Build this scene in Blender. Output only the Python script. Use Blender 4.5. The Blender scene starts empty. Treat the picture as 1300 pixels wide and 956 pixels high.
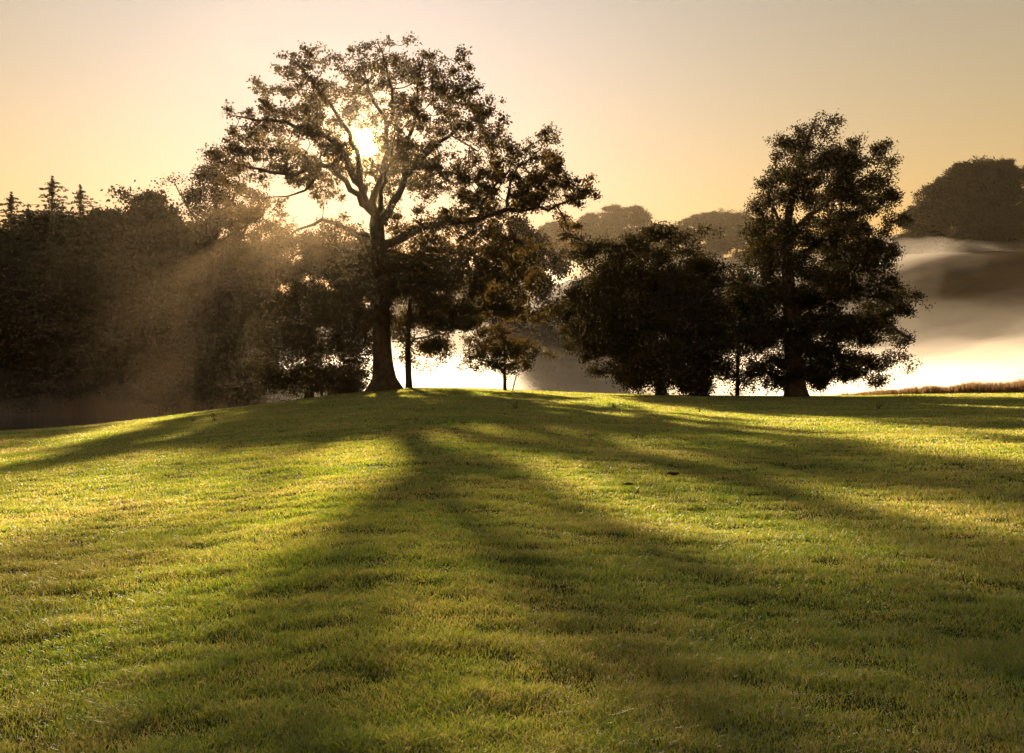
import bpy, math, random
import numpy as np

random.seed(7)
RNG = np.random.default_rng(7)
SC = bpy.context.scene
COL = SC.collection

# ------------------------------------------------------------------ frame of reference
F = 1276.0          # focal length in photograph pixels (1300 wide)
CX, YH = 650.0, 470.0
EYE = 1.45
SUN_PX, SUN_PY = 460.0, 185.0


def P(px, py, D):
    """world point seen at (px,py) at depth D"""
    return np.array([(px - CX) / F * D, D, EYE + (YH - py) / F * D])


# ------------------------------------------------------------------ helpers
def vnoise(x, y, seed=0):
    """smooth value noise, vectorised"""
    xi = np.floor(x).astype(np.int64); yi = np.floor(y).astype(np.int64)
    fx = x - xi; fy = y - yi
    fx = fx * fx * (3 - 2 * fx); fy = fy * fy * (3 - 2 * fy)

    def h(a, b):
        n = (a * 374761393 + b * 668265263 + seed * 974711) & 0x7FFFFFFF
        n = ((n ^ (n >> 13)) * 1274126177) & 0x7FFFFFFF
        return ((n ^ (n >> 16)) & 0xFFFF) / 65535.0
    a = h(xi, yi); b = h(xi + 1, yi); c = h(xi, yi + 1); d = h(xi + 1, yi + 1)
    return (a * (1 - fx) + b * fx) * (1 - fy) + (c * (1 - fx) + d * fx) * fy


def fbm(x, y, seed=0, o=4):
    s = 0; a = 0.5
    for i in range(o):
        s = s + a * (vnoise(x, y, seed + i) - 0.5); x = x * 2.03 + 11.7; y = y * 2.03 + 5.3; a *= 0.5
    return s


def smooth(t):
    t = np.clip(t, 0, 1)
    return t * t * (3 - 2 * t)


def mesh_from(name, verts, quads=None, tris=None, smooth_shade=False):
    me = bpy.data.meshes.new(name)
    verts = np.asarray(verts, np.float32)
    nq = 0 if quads is None else len(quads); nt = 0 if tris is None else len(tris)
    me.vertices.add(len(verts)); me.vertices.foreach_set('co', verts.ravel())
    loops = []
    if nq: loops.append(np.asarray(quads, np.int32).ravel())
    if nt: loops.append(np.asarray(tris, np.int32).ravel())
    loops = np.concatenate(loops)
    me.loops.add(len(loops)); me.loops.foreach_set('vertex_index', loops)
    me.polygons.add(nq + nt)
    starts = np.concatenate([np.arange(nq) * 4, nq * 4 + np.arange(nt) * 3]).astype(np.int32)
    me.polygons.foreach_set('loop_start', starts)
    if smooth_shade:
        me.polygons.foreach_set('use_smooth', np.ones(nq + nt, bool))
    me.update(calc_edges=True)
    return me


def link(name, me, mat=None, parent=None):
    o = bpy.data.objects.new(name, me)
    COL.objects.link(o)
    if mat is not None and me is not None:
        me.materials.append(mat)
    if parent is not None:
        o.parent = parent
    return o


def tag(o, label=None, cat=None, group=None, kind=None):
    if label: o['label'] = label
    if cat: o['category'] = cat
    if group: o['group'] = group
    if kind: o['kind'] = kind
    return o


def empty(name, loc):
    o = bpy.data.objects.new(name, None)
    COL.objects.link(o); o.location = [float(v) for v in loc]; o.empty_display_size = 0.5
    return o


# ------------------------------------------------------------------ materials
def nt_new(name):
    m = bpy.data.materials.new(name); m.use_nodes = True
    nt = m.node_tree; nt.nodes.clear()
    out = nt.nodes.new('ShaderNodeOutputMaterial')
    return m, nt, out


def ramp(nt, fac, stops):
    r = nt.nodes.new('ShaderNodeValToRGB')
    el = r.color_ramp.elements
    el[0].position, el[0].color = stops[0][0], (*stops[0][1], 1)
    el[1].position, el[1].color = stops[-1][0], (*stops[-1][1], 1)
    for p, c in stops[1:-1]:
        e = el.new(p); e.color = (*c, 1)
    nt.links.new(fac, r.inputs[0])
    return r.outputs[0]


def noise(nt, scale, detail=3, rough=0.55, vec=None):
    n = nt.nodes.new('ShaderNodeTexNoise')
    n.inputs['Scale'].default_value = scale; n.inputs['Detail'].default_value = detail
    n.inputs['Roughness'].default_value = rough
    if vec is None:
        g = nt.nodes.new('ShaderNodeTexCoord'); vec = g.outputs['Object']
    nt.links.new(vec, n.inputs['Vector'])
    return n.outputs['Fac']


def mix_rgb(nt, fac, a, b, mode='MIX'):
    m = nt.nodes.new('ShaderNodeMix'); m.data_type = 'RGBA'; m.blend_type = mode
    if isinstance(fac, float): m.inputs[0].default_value = fac
    else: nt.links.new(fac, m.inputs[0])
    for i, v in ((6, a), (7, b)):
        if isinstance(v, tuple): m.inputs[i].default_value = (*v, 1)
        else: nt.links.new(v, m.inputs[i])
    return m.outputs[2]


def leaf_mat(name, dark, light, trans, tfac=0.35, gloss=0.04, scale=0.5, rough=0.45):
    """thin leaf: diffuse + translucent + a little gloss; colour varies in clumps and leaf by leaf"""
    m, nt, out = nt_new(name)
    n1 = noise(nt, scale, 2)
    geo = nt.nodes.new('ShaderNodeNewGeometry')
    mx = nt.nodes.new('ShaderNodeMath'); mx.operation = 'MULTIPLY_ADD'
    nt.links.new(geo.outputs['Random Per Island'], mx.inputs[0]); mx.inputs[1].default_value = 0.5
    nt.links.new(n1, mx.inputs[2])
    sb = nt.nodes.new('ShaderNodeMath'); sb.operation = 'SUBTRACT'; nt.links.new(mx.outputs[0], sb.inputs[0]); sb.inputs[1].default_value = 0.25
    c = ramp(nt, sb.outputs[0], [(0.3, dark), (0.7, light)])
    d = nt.nodes.new('ShaderNodeBsdfDiffuse'); nt.links.new(c, d.inputs[0])
    t = nt.nodes.new('ShaderNodeBsdfTranslucent')
    tc = ramp(nt, sb.outputs[0], [(0.3, trans[0]), (0.7, trans[1])]); nt.links.new(tc, t.inputs[0])
    s = nt.nodes.new('ShaderNodeMixShader'); s.inputs[0].default_value = tfac
    nt.links.new(d.outputs[0], s.inputs[1]); nt.links.new(t.outputs[0], s.inputs[2])
    last = s
    if gloss > 0:
        g = nt.nodes.new('ShaderNodeBsdfAnisotropic'); g.inputs['Roughness'].default_value = rough
        g.inputs['Color'].default_value = (1, 1, 1, 1)
        s2 = nt.nodes.new('ShaderNodeMixShader'); s2.inputs[0].default_value = gloss
        nt.links.new(s.outputs[0], s2.inputs[1]); nt.links.new(g.outputs[0], s2.inputs[2])
        last = s2
    nt.links.new(last.outputs[0], out.inputs[0])
    return m


def matte(name, stops, scale=3.0, detail=5, bump=0.0, bscale=20, rough=0.9):
    m, nt, out = nt_new(name)
    c = ramp(nt, noise(nt, scale, detail), stops)
    b = nt.nodes.new('ShaderNodeBsdfPrincipled')
    nt.links.new(c, b.inputs['Base Color']); b.inputs['Roughness'].default_value = rough
    b.inputs['Specular IOR Level'].default_value = 0.15
    if bump > 0:
        bp = nt.nodes.new('ShaderNodeBump'); bp.inputs['Strength'].default_value = bump
        bp.inputs['Distance'].default_value = 0.05
        nt.links.new(noise(nt, bscale, 6, 0.65), bp.inputs['Height'])
        nt.links.new(bp.outputs[0], b.inputs['Normal'])
    nt.links.new(b.outputs[0], out.inputs[0])
    return m


M_BARK = matte('bark', [(0.3, (0.03, 0.022, 0.015)), (0.7, (0.085, 0.065, 0.045))], 2.5, 6, 0.8, 9)
M_PALEBARK = matte('pale_bark', [(0.3, (0.06, 0.05, 0.04)), (0.7, (0.2, 0.17, 0.13))], 2.5, 6, 0.6, 9)
M_WOOD = matte('stake_wood', [(0.3, (0.10, 0.07, 0.045)), (0.7, (0.22, 0.16, 0.10))], 8, 5, 0.3, 30)
M_OAK = leaf_mat('oak_leaf', (0.018, 0.018, 0.005), (0.036, 0.030, 0.009), ((0.07, 0.05, 0.008), (0.20, 0.12, 0.015)), 0.40)
M_LEAF = leaf_mat('park_tree_leaf', (0.014, 0.016, 0.005), (0.028, 0.025, 0.008), ((0.025, 0.022, 0.004), (0.06, 0.042, 0.006)), 0.35, 0.015)
M_WOODLEAF = leaf_mat('wood_leaf', (0.010, 0.010, 0.004), (0.024, 0.017, 0.006), ((0.014, 0.011, 0.003), (0.04, 0.025, 0.004)), 0.30, 0.01, 0.12)
M_CONIFER = leaf_mat('conifer_needle', (0.018, 0.024, 0.010), (0.04, 0.046, 0.018), ((0.02, 0.022, 0.006), (0.04, 0.04, 0.01)), 0.2, 0.02, 0.3)
M_WEED = leaf_mat('weed_leaf', (0.06, 0.06, 0.02), (0.12, 0.10, 0.035), ((0.10, 0.08, 0.02), (0.2, 0.14, 0.03)), 0.4)
M_REED = leaf_mat('reed_blade', (0.12, 0.08, 0.04), (0.26, 0.17, 0.085), ((0.25, 0.14, 0.05), (0.42, 0.25, 0.10)), 0.45, 0.03, 0.4)


# ------------------------------------------------------------------ terrain
KPX = np.array([-400, 0, 100, 200, 300, 400, 480, 560, 650, 750, 850, 950, 1050, 1150, 1300, 1700.])
KYC = np.array([575, 550, 543, 531, 518, 505, 494, 492, 495, 500, 502, 503, 503, 500, 498, 494.])
KD = np.array([42, 46, 50, 54, 60, 66, 72, 73, 75, 77, 79, 81, 83, 85, 88, 92.])
HPX = np.array([-500, 0, 250, 450, 650, 720, 800, 950, 1150, 1300, 1800.])
HS = np.array([128, 128, 108, 120, 165, 180, 188, 190, 190, 190, 190.])
HR1 = np.array([200, 195, 175, 260, 440, 470, 480, 480, 330, 290, 290.])
HY1 = np.array([415, 420, 430, 425, 385, 352, 345, 337, 322, 318, 312.])
HR2 = np.array([300, 300, 300, 420, 700, 740, 750, 740, 400, 350, 350.])
HY2 = np.array([400, 400, 400, 390, 360, 338, 334, 330, 296, 284, 275.])
LAKE_Z = -4.0


def _ip(px, kx, ky):
    # smoothed piecewise-linear interpolation over the bearing
    s = 0
    for d in (-45, -15, 15, 45):
        s = s + np.interp(px + d, kx, ky)
    return s / 4


def ground_z(X, Y):
    X = np.asarray(X, float); Y = np.asarray(Y, float)
    Ys = np.maximum(Y, 0.5)
    px = np.clip(CX + F * X / Ys, -420, 1720)
    D = _ip(px, KPX, KD); yc = _ip(px, KPX, KYC)
    zc = EYE + (YH - yc) / F * D
    t = np.clip(Y / D, 0, None)
    z1 = zc * np.clip(t, 0, 1) ** 1.1
    d = np.clip(Y - D, 0, None)
    z1 = z1 - 0.21 * d * d / (d + 9)
    near = np.clip(1 - d / 8, 0, 1)
    und = 0.045 * fbm(X / .5, Y / .38, 33, 3) * np.clip(1.2 - Y / 45.0, .2, 1) + 0.20 * fbm(X / 9.0, Y / 5.5, 3, 3) + 0.05 * fbm(X / 1.7, Y / 1.1, 9, 3)
    z1 = z1 + und * near * np.clip(np.hypot(X, Y) / 6, 0.3, 1) * np.clip(1.25 - t, 0.12, 1)
    z1 = np.maximum(z1, LAKE_Z - 1.6)
    S = _ip(px, HPX, HS); R1 = _ip(px, HPX, HR1); R2 = _ip(px, HPX, HR2)
    zr1 = EYE + (YH - _ip(px, HPX, HY1)) / F * R1
    zr2 = EYE + (YH - _ip(px, HPX, HY2)) / F * R2
    b = LAKE_Z - 1.6
    za = b + (zr1 - b) * (0.5 * smooth((Y - S + 8) / (R1 - S + 8)) + 0.5 * np.clip((Y - S + 8) / (R1 - S + 8), 0, 1))
    zd = zr1 - 2.5 * smooth((Y - R1) / 22)
    zd = zd + (zr2 - zr1 + 2.5) * smooth((Y - R1 - 22) / (R2 - R1 - 22))
    zd = zd - 0.05 * np.clip(Y - R2, 0, None)
    zf = np.where(Y < R1, za, zd)
    zf = zf + 1.2 * fbm(X / 30.0, Y / 30.0, 21, 3) * smooth((Y - S) / 25)
    return np.maximum(z1, np.where(Y > S - 8, zf, b))


def gz(x, y):
    return float(ground_z(np.array([x]), np.array([y]))[0])


def build_ground():
    az = np.concatenate([np.linspace(-180, -42, 50, endpoint=False), np.linspace(-42, 42, 337, endpoint=False), np.linspace(42, 180, 51)])
    az = np.radians(az)[:-1]
    na = len(az)
    r = [0.4]
    while r[-1] < 1150:
        r.append(r[-1] * 1.018 + 0.03)
    r = np.array(r); nr = len(r)
    A, R = np.meshgrid(az, r)
    # stop at the edge of the valley block
    lim = np.minimum(np.where(np.abs(np.sin(A)) > 1e-6, 540 / np.maximum(np.abs(np.sin(A)), 1e-6), 1e9),
                     np.where(np.cos(A) > 0, 940 / np.maximum(np.cos(A), 1e-6), 70 / np.maximum(-np.cos(A), 1e-6)))
    R = np.minimum(R, lim)
    X = R * np.sin(A); Y = R * np.cos(A)
    Z = ground_z(X, Y)
    V = np.stack([X, Y, Z], -1).reshape(-1, 3)
    V = np.vstack([V, [[0, 0, Z[0].mean()]]])
    i = np.arange(nr - 1)[:, None] * na; j = np.arange(na)[None, :]; j2 = (j + 1) % na
    q = np.stack([i + j, i + na + j, i + na + j2, i + j2], -1).reshape(-1, 4)
    t = np.stack([np.full(na, len(V) - 1), np.arange(na), (np.arange(na) + 1) % na], -1)
    me = mesh_from('ground', V, q[:, ::-1], t, True)
    m, nt, out = nt_new('ground_turf')
    geo = nt.nodes.new('ShaderNodeNewGeometry')
    fine = noise(nt, 9.0, 6, 0.7, geo.outputs['Position'])
    big = noise(nt, 0.35, 4, 0.6, geo.outputs['Position'])
    turf = ramp(nt, fine, [(0.3, (0.016, 0.024, 0.004)), (0.7, (0.048, 0.060, 0.010))])
    dry = ramp(nt, fine, [(0.3, (0.020, 0.016, 0.005)), (0.7, (0.055, 0.045, 0.014))])
    bigr = ramp(nt, big, [(0.42, (0, 0, 0)), (0.62, (1, 1, 1))])
    near = mix_rgb(nt, bigr, turf, dry)
    hill = ramp(nt, noise(nt, 0.06, 5, 0.6, geo.outputs['Position']), [(0.3, (0.045, 0.028, 0.008)), (0.7, (0.12, 0.072, 0.022))])
    sep = nt.nodes.new('ShaderNodeSeparateXYZ'); nt.links.new(geo.outputs['Position'], sep.inputs[0])
    mr = nt.nodes.new('ShaderNodeMapRange'); mr.inputs['From Min'].default_value = 95; mr.inputs['From Max'].default_value = 120
    nt.links.new(sep.outputs[1], mr.inputs[0])
    c = mix_rgb(nt, mr.outputs[0], near, hill)
    b = nt.nodes.new('ShaderNodeBsdfPrincipled'); nt.links.new(c, b.inputs['Base Color'])
    b.inputs['Roughness'].default_value = 0.95; b.inputs['Specular IOR Level'].default_value = 0.1
    bp = nt.nodes.new('ShaderNodeBump'); bp.inputs['Strength'].default_value = 0.6; bp.inputs['Distance'].default_value = 0.08
    nt.links.new(fine, bp.inputs['Height']); nt.links.new(bp.outputs[0], b.inputs['Normal'])
    nt.links.new(b.outputs[0], out.inputs[0])
    o = link('ground', me, m)
    tag(o, 'undulating parkland turf falling to the lake and rising into far hills', None, None, 'structure')


def build_lake():
    xs = np.array([-430, 430.]); ys = np.array([60, 330.])
    V = [[xs[0], ys[0], LAKE_Z], [xs[1], ys[0], LAKE_Z], [xs[1], ys[1], LAKE_Z], [xs[0], ys[1], LAKE_Z]]
    me = mesh_from('lake', V, [[0, 1, 2, 3]])
    m, nt, out = nt_new('lake_water')
    b = nt.nodes.new('ShaderNodeBsdfPrincipled')
    b.inputs['Base Color'].default_value = (0.02, 0.022, 0.018, 1); b.inputs['Roughness'].default_value = 0.06
    bp = nt.nodes.new('ShaderNodeBump'); bp.inputs['Strength'].default_value = 0.25; bp.inputs['Distance'].default_value = 0.1
    nt.links.new(noise(nt, 1.2, 3), bp.inputs['Height']); nt.links.new(bp.outputs[0], b.inputs['Normal'])
    nt.links.new(b.outputs[0], out.inputs[0])
    tag(link('lake', me, m), 'still dark lake water below the lawn under rising mist', None, None, 'structure')


# ------------------------------------------------------------------ grass
def blades(name, X, Y, Z, H, W, lean, mat, rng):
    n = len(X)
    yaw = rng.uniform(0, 2 * np.pi, n)
    la = rng.uniform(0, 2 * np.pi, n)
    ll = lean * H
    bx, by = np.cos(yaw) * W / 2, np.sin(yaw) * W / 2
    lx, ly = np.cos(la) * ll, np.sin(la) * ll
    V = np.empty((n, 5, 3), np.float32)
    V[:, 0] = np.stack([X - bx, Y - by, Z - 0.01], -1)
    V[:, 1] = np.stack([X + bx, Y + by, Z - 0.01], -1)
    V[:, 2] = np.stack([X + bx * 0.8 + lx * 0.35, Y + by * 0.8 + ly * 0.35, Z + H * 0.6], -1)
    V[:, 3] = np.stack([X - bx * 0.8 + lx * 0.35, Y - by * 0.8 + ly * 0.35, Z + H * 0.6], -1)
    V[:, 4] = np.stack([X + lx, Y + ly, Z + H], -1)
    b = (np.arange(n) * 5)[:, None]
    q = b + np.array([[0, 1, 2, 3]]); t = b + np.array([[3, 2, 4]])
    return link(name, mesh_from(name, V.reshape(-1, 3), q, t), mat)


def grass_mat():
    m, nt, out = nt_new('lawn_grass')
    geo = nt.nodes.new('ShaderNodeNewGeometry')
    big = noise(nt, 0.30, 4, 0.6, geo.outputs['Position'])
    mid = noise(nt, 3.6, 5, 0.7, geo.outputs['Position'])
    ad = nt.nodes.new('ShaderNodeMath'); ad.operation = 'MULTIPLY_ADD'; nt.links.new(mid, ad.inputs[0]); ad.inputs[1].default_value = 0.7; nt.links.new(big, ad.inputs[2])
    ad2 = nt.nodes.new('ShaderNodeMath'); ad2.operation = 'MULTIPLY_ADD'; nt.links.new(geo.outputs['Random Per Island'], ad2.inputs[0]); ad2.inputs[1].default_value = 0.55; nt.links.new(ad.outputs[0], ad2.inputs[2])
    sc = nt.nodes.new('ShaderNodeMath'); sc.operation = 'MULTIPLY'; nt.links.new(ad2.outputs[0], sc.inputs[0]); sc.inputs[1].default_value = 1 / 2.25
    c = ramp(nt, sc.outputs[0], [(0.39, (0.020, 0.080, 0.003)), (0.505, (0.041, 0.118, 0.004)), (0.62, (0.16, 0.125, 0.022))])
    tc = ramp(nt, sc.outputs[0], [(0.39, (0.26, 0.43, 0.015)), (0.505, (0.60, 0.64, 0.03)), (0.62, (0.98, 0.76, 0.22))])
    d = nt.nodes.new('ShaderNodeBsdfDiffuse'); nt.links.new(c, d.inputs[0])
    t = nt.nodes.new('ShaderNodeBsdfTranslucent'); nt.links.new(tc, t.inputs[0])
    s = nt.nodes.new('ShaderNodeMixShader'); s.inputs[0].default_value = 0.66
    nt.links.new(d.outputs[0], s.inputs[1]); nt.links.new(t.outputs[0], s.inputs[2])
    g = nt.nodes.new('ShaderNodeBsdfAnisotropic'); g.inputs['Roughness'].default_value = 0.42   # dew on the blades
    s2 = nt.nodes.new('ShaderNodeMixShader'); s2.inputs[0].default_value = 0.12
    nt.links.new(s.outputs[0], s2.inputs[1]); nt.links.new(g.outputs[0], s2.inputs[2])
    nt.links.new(s2.outputs[0], out.inputs[0])
    return m


def build_grass():
    rng = np.random.default_rng(11)
    n = 2000000
    th = rng.uniform(-0.62, 0.62, n)
    r = np.exp(rng.uniform(np.log(2.6), np.log(95), n))
    # the lawn goes on to either side of the view
    m = 1000000
    th = np.concatenate([th, rng.uniform(0.62, 1.30, m) * rng.choice([-1, 1], m)])
    r = np.concatenate([r, np.exp(rng.uniform(np.log(2.2), np.log(45), m))])
    n += m
    X = r * np.sin(th); Y = r * np.cos(th)
    px = np.clip(CX + F * X / Y, -420, 1720)
    D = _ip(px, KPX, KD)
    keep = Y < D + 3
    # tufty: patches grow thicker and thinner
    tuft = vnoise(X / 0.16, Y / 0.16, 5)
    keep &= (rng.random(n) < 0.45 + 0.75 * tuft)
    X, Y, r, tuft = X[keep], Y[keep], r[keep], tuft[keep]
    Z = ground_z(X, Y)
    pat = vnoise(X / 0.34, Y / 0.26, 17) ** 1.5 * 1.3
    H = (0.012 + 0.016 * tuft + 0.024 * pat) * rng.uniform(0.6, 1.35, len(X)) * np.clip(0.8 + r / 60, 0.8, 1.6)
    W = np.maximum(0.0030, 0.00058 * r) * rng.uniform(0.7, 1.3, len(X))
    lean = rng.uniform(0.3, 2.1, len(X))
    o = blades('lawn_grass', X, Y, Z, H, W, lean, grass_mat(), rng)
    tag(o, 'short dewy grass of the lawn, backlit gold and green', None, None, 'stuff')


# ------------------------------------------------------------------ trees
def grow(seeds, att, step, infl, kill, rng, iters=140, jitter=0.25, up=0.0):
    """space colonisation from seeded limbs. seeds: list of (points Nx3, radii N, parent index or -1)."""
    pos, par, rad = [], [], []
    for pts, rr, pi in seeds:
        last = pi
        for k, p in enumerate(pts):
            pos.append(np.array(p, float)); par.append(last); rad.append(rr[k]); last = len(pos) - 1
    maxn = len(pos) + 30000
    N = np.zeros((maxn, 3)); N[:len(pos)] = pos
    n = len(pos)
    att = att.copy()
    nd = np.full(len(att), 1e9); ni = np.zeros(len(att), int)

    def upd(a, b):
        nonlocal nd, ni
        for s in range(a, b, 400):
            e = min(b, s + 400)
            d = np.linalg.norm(att[:, None, :] - N[None, s:e, :], axis=2)
            k = d.argmin(1); dm = d[np.arange(len(att)), k]
            better = dm < nd
            nd[better] = dm[better]; ni[better] = k[better] + s
    upd(0, n)
    for it in range(iters):
        alive = nd > kill
        att, nd, ni = att[alive], nd[alive], ni[alive]
        if len(att) == 0: break
        act = nd < infl
        if not act.any(): break
        dirs = att[act] - N[ni[act]]
        dirs /= np.linalg.norm(dirs, axis=1, keepdims=True) + 1e-9
        u, inv = np.unique(ni[act], return_inverse=True)
        sm = np.zeros((len(u), 3)); np.add.at(sm, inv, dirs)
        sm /= np.linalg.norm(sm, axis=1, keepdims=True) + 1e-9
        sm += rng.normal(0, jitter, sm.shape); sm[:, 2] += up
        sm /= np.linalg.norm(sm, axis=1, keepdims=True) + 1e-9
        new = N[u] + sm * step
        k = len(u)
        if n + k > maxn: break
        N[n:n + k] = new; par.extend(u.tolist()); rad.extend([0.0] * k)
        upd(n, n + k)
        n += k
    return N[:n], np.array(par), np.array(rad)


def add_twigs(N, par, spec, att, maxl, rng):
    """a last fine twig from the nearest branch out to every leafy point"""
    near = np.empty(len(att), int); dist = np.empty(len(att))
    for s in range(0, len(att), 500):
        d = np.linalg.norm(att[s:s + 500, None, :] - N[None], axis=2)
        near[s:s + 500] = d.argmin(1); dist[s:s + 500] = d.min(1)
    ok = (dist < maxl) & (dist > .05)
    A = att[ok]; k = near[ok]
    mid = (A + N[k]) / 2 + rng.normal(0, .12, A.shape) * dist[ok][:, None]
    n0 = len(N); m = len(A)
    N2 = np.vstack([N, mid, A])
    par2 = np.concatenate([par, k, n0 + np.arange(m)])
    spec2 = np.concatenate([spec, np.zeros(2 * m)])
    return N2, par2, spec2


def pipe_radii(N, par, spec, tip, ex):
    n = len(N)
    acc = np.zeros(n); r = np.zeros(n)
    for i in range(n - 1, -1, -1):
        ri = max(acc[i] ** (1 / ex) if acc[i] > 0 else tip, spec[i])
        r[i] = ri
        if par[i] >= 0: acc[par[i]] += (acc[i] if acc[i] > 0 else tip ** ex)
    return r


def tubes(N, par, r, rmin=0.0, flare=None):
    """one skin of tubes over the branch graph"""
    n = len(N)
    kids = [[] for _ in range(n)]
    for i in range(n):
        if par[i] >= 0 and r[i] >= rmin: kids[par[i]].append(i)
    V, Q, T = [], [], []
    roots = [i for i in range(n) if par[i] < 0]
    stack = [(i, None) for i in roots]
    while stack:
        i, start = stack.pop()
        chain = []
        if start is not None: chain.append((N[start], min(r[i] * 1.15, r[start])))
        cur = i
        while True:
            chain.append((N[cur], r[cur]))
            ks = kids[cur]
            if not ks: break
            ks = sorted(ks, key=lambda k: -r[k])
            for o in ks[1:]: stack.append((o, cur))
            cur = ks[0]
        if len(chain) < 2: continue
        pts = np.array([c[0] for c in chain]); rr = np.array([c[1] for c in chain])
        m = rr[0]
        sides = 14 if m > 0.5 else 9 if m > 0.2 else 6 if m > 0.07 else 4
        tan = np.gradient(pts, axis=0); tan /= np.linalg.norm(tan, axis=1, keepdims=True) + 1e-9
        ref = np.array([1.0, 0.1, 0.05]) if abs(tan[0][0]) < 0.8 else np.array([0, 1.0, 0.1])
        u = np.cross(tan[0], ref); u /= np.linalg.norm(u)
        b0 = len(V)
        ang = np.arange(sides) / sides * 2 * np.pi
        for k in range(len(pts)):
            u = u - tan[k] * np.dot(u, tan[k]); u /= np.linalg.norm(u) + 1e-9
            v = np.cross(tan[k], u)
            rk = np.full(sides, rr[k])
            if flare is not None and start is None:
                h = pts[k][2] - pts[0][2]
                f = math.exp(-max(h, 0) / flare[0])
                rk = rk * (1 + f * flare[1] * (0.75 + 0.45 * np.sin(ang * 3 + 0.7) + 0.25 * np.sin(ang * 5 + 2)))
                rk = rk * (1 + 0.05 * np.sin(ang * 4 + h * 0.5))
            ring = pts[k] + np.outer(np.cos(ang) * rk, u) + np.outer(np.sin(ang) * rk, v)
            V.extend(ring)
        for k in range(len(pts) - 1):
            for s in range(sides):
                s2 = (s + 1) % sides
                Q.append((b0 + k * sides + s, b0 + k * sides + s2, b0 + (k + 1) * sides + s2, b0 + (k + 1) * sides + s))
        V.append(pts[-1] + tan[-1] * rr[-1]); e = len(V) - 1
        for s in range(sides):
            T.append((b0 + (len(pts) - 1) * sides + s, b0 + (len(pts) - 1) * sides + (s + 1) % sides, e))
    return np.array(V), Q, T


def leaf_quads(C, L, Wd, rng, flat=0.6):
    n = len(C)
    nrm = rng.normal(0, 1, (n, 3)); nrm[:, 2] += flat
    nrm /= np.linalg.norm(nrm, axis=1, keepdims=True)
    a = rng.normal(0, 1, (n, 3)); a -= nrm * (a * nrm).sum(1, keepdims=True)
    a /= np.linalg.norm(a, axis=1, keepdims=True) + 1e-9
    b = np.cross(nrm, a)
    V = np.empty((n, 4, 3), np.float32)
    V[:, 0] = C - a * L[:, None] * 0.5
    V[:, 1] = C + b * Wd[:, None] * 0.5 + a * L[:, None] * 0.08
    V[:, 2] = C + a * L[:, None] * 0.5
    V[:, 3] = C - b * Wd[:, None] * 0.5 + a * L[:, None] * 0.08
    q = np.arange(n * 4).reshape(n, 4)
    return V.reshape(-1, 3), q


def leaves_on(N, par, r, rng, per, sigma, size, rmax, bare=0.15, squash=0.75, mult=None):
    tw = np.where(r <= rmax)[0]
    w = rng.gamma(1.6, 1 / 1.6, len(tw)) * (rng.random(len(tw)) > bare)
    if mult is not None: w = w * mult(N[tw])
    cnt = rng.poisson(per * w)
    base = np.repeat(N[tw], cnt, axis=0)
    # each twig: two or three little sprays
    C = base + rng.normal(0, sigma, base.shape) * np.array([1, 1, squash])
    L = size * rng.uniform(0.65, 1.35, len(C)); Wd = L * rng.uniform(0.5, 0.8, len(C))
    return leaf_quads(C, L, Wd, rng)


def tree_parts(root, N, par, r, leafV, leafQ, base, leaf_m, bark_m, flare, rmin=0.0):
    V, Q, T = tubes(N - base, par, r, rmin, flare)
    t = link('trunk', mesh_from('trunk', V, Q, T, True), bark_m, root)
    c = link('crown', mesh_from('crown', leafV - np.asarray(base, np.float32), leafQ), leaf_m, root)
    return t, c


def blob_points(blobs, D, cpx, halfw, depthR, per_m2, rng, base_depth=0.0, clump=8, csig=.42):
    lo = min(b[1] - b[3] for b in blobs); hi = max(b[1] + b[3] for b in blobs)
    cpy, halfh = (lo + hi) / 2, (hi - lo) / 2 * 1.03
    """attractor points: blobs given by where the crown's masses are seen, spread through the crown's real depth"""
    out = []
    for b in blobs:
        px, py, rx, ry = b[:4]; w = b[4] if len(b) > 4 else 1.0
        m = D / F
        area = math.pi * rx * ry * m * m
        rd = depthR * math.sqrt(max(0.05, 1 - ((px - cpx) / halfw) ** 2 - ((py - cpy) / halfh) ** 2))
        k = max(3, int(area * rd * per_m2 * w))
        kc = max(2, int(k / clump))
        kk, k = k, kc
        d = rng.normal(0, 1, (k, 3)); d /= np.linalg.norm(d, axis=1, keepdims=True)
        d *= rng.random((k, 1)) ** (1 / 2.6)
        dep = (rng.uniform(-1, 1, k)) * rd * (b[5] if len(b) > 5 else 1.0) + base_depth
        DD = D + dep
        p = P(px, py, D)
        q = np.stack([p[0] + d[:, 0] * rx * m, DD, p[2] + d[:, 2] * ry * m], -1)
        # each mass is made of leafy clumps with air between them
        q = q[rng.integers(0, kc, kk)] + rng.normal(0, 1, (kk, 3)) * np.array([csig, csig, csig * .55])
        out.append(q)
    return np.vstack(out)


def limb(pts, D, r0, r1, sub=1.0, wob=0.0, rng=None):
    """polyline of (px,py,depth offset) -> world points about `sub` metres apart with tapering radii"""
    W = np.array([P(p[0], p[1], D) + np.array([0, p[2], 0]) for p in pts])
    seg = np.linalg.norm(np.diff(W, axis=0), axis=1); s = np.concatenate([[0], np.cumsum(seg)])
    n = max(2, int(s[-1] / sub) + 1)
    tt = np.linspace(0, s[-1], n)
    out = np.stack([np.interp(tt, s, W[:, k]) for k in range(3)], -1)
    # round the corners
    for _ in range(2):
        out[1:-1] = out[1:-1] * 0.5 + (out[:-2] + out[2:]) * 0.25
    if wob and rng is not None:
        out[1:-1] += rng.normal(0, wob, out[1:-1].shape)
    return out, np.linspace(r0, r1, n)


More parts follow.
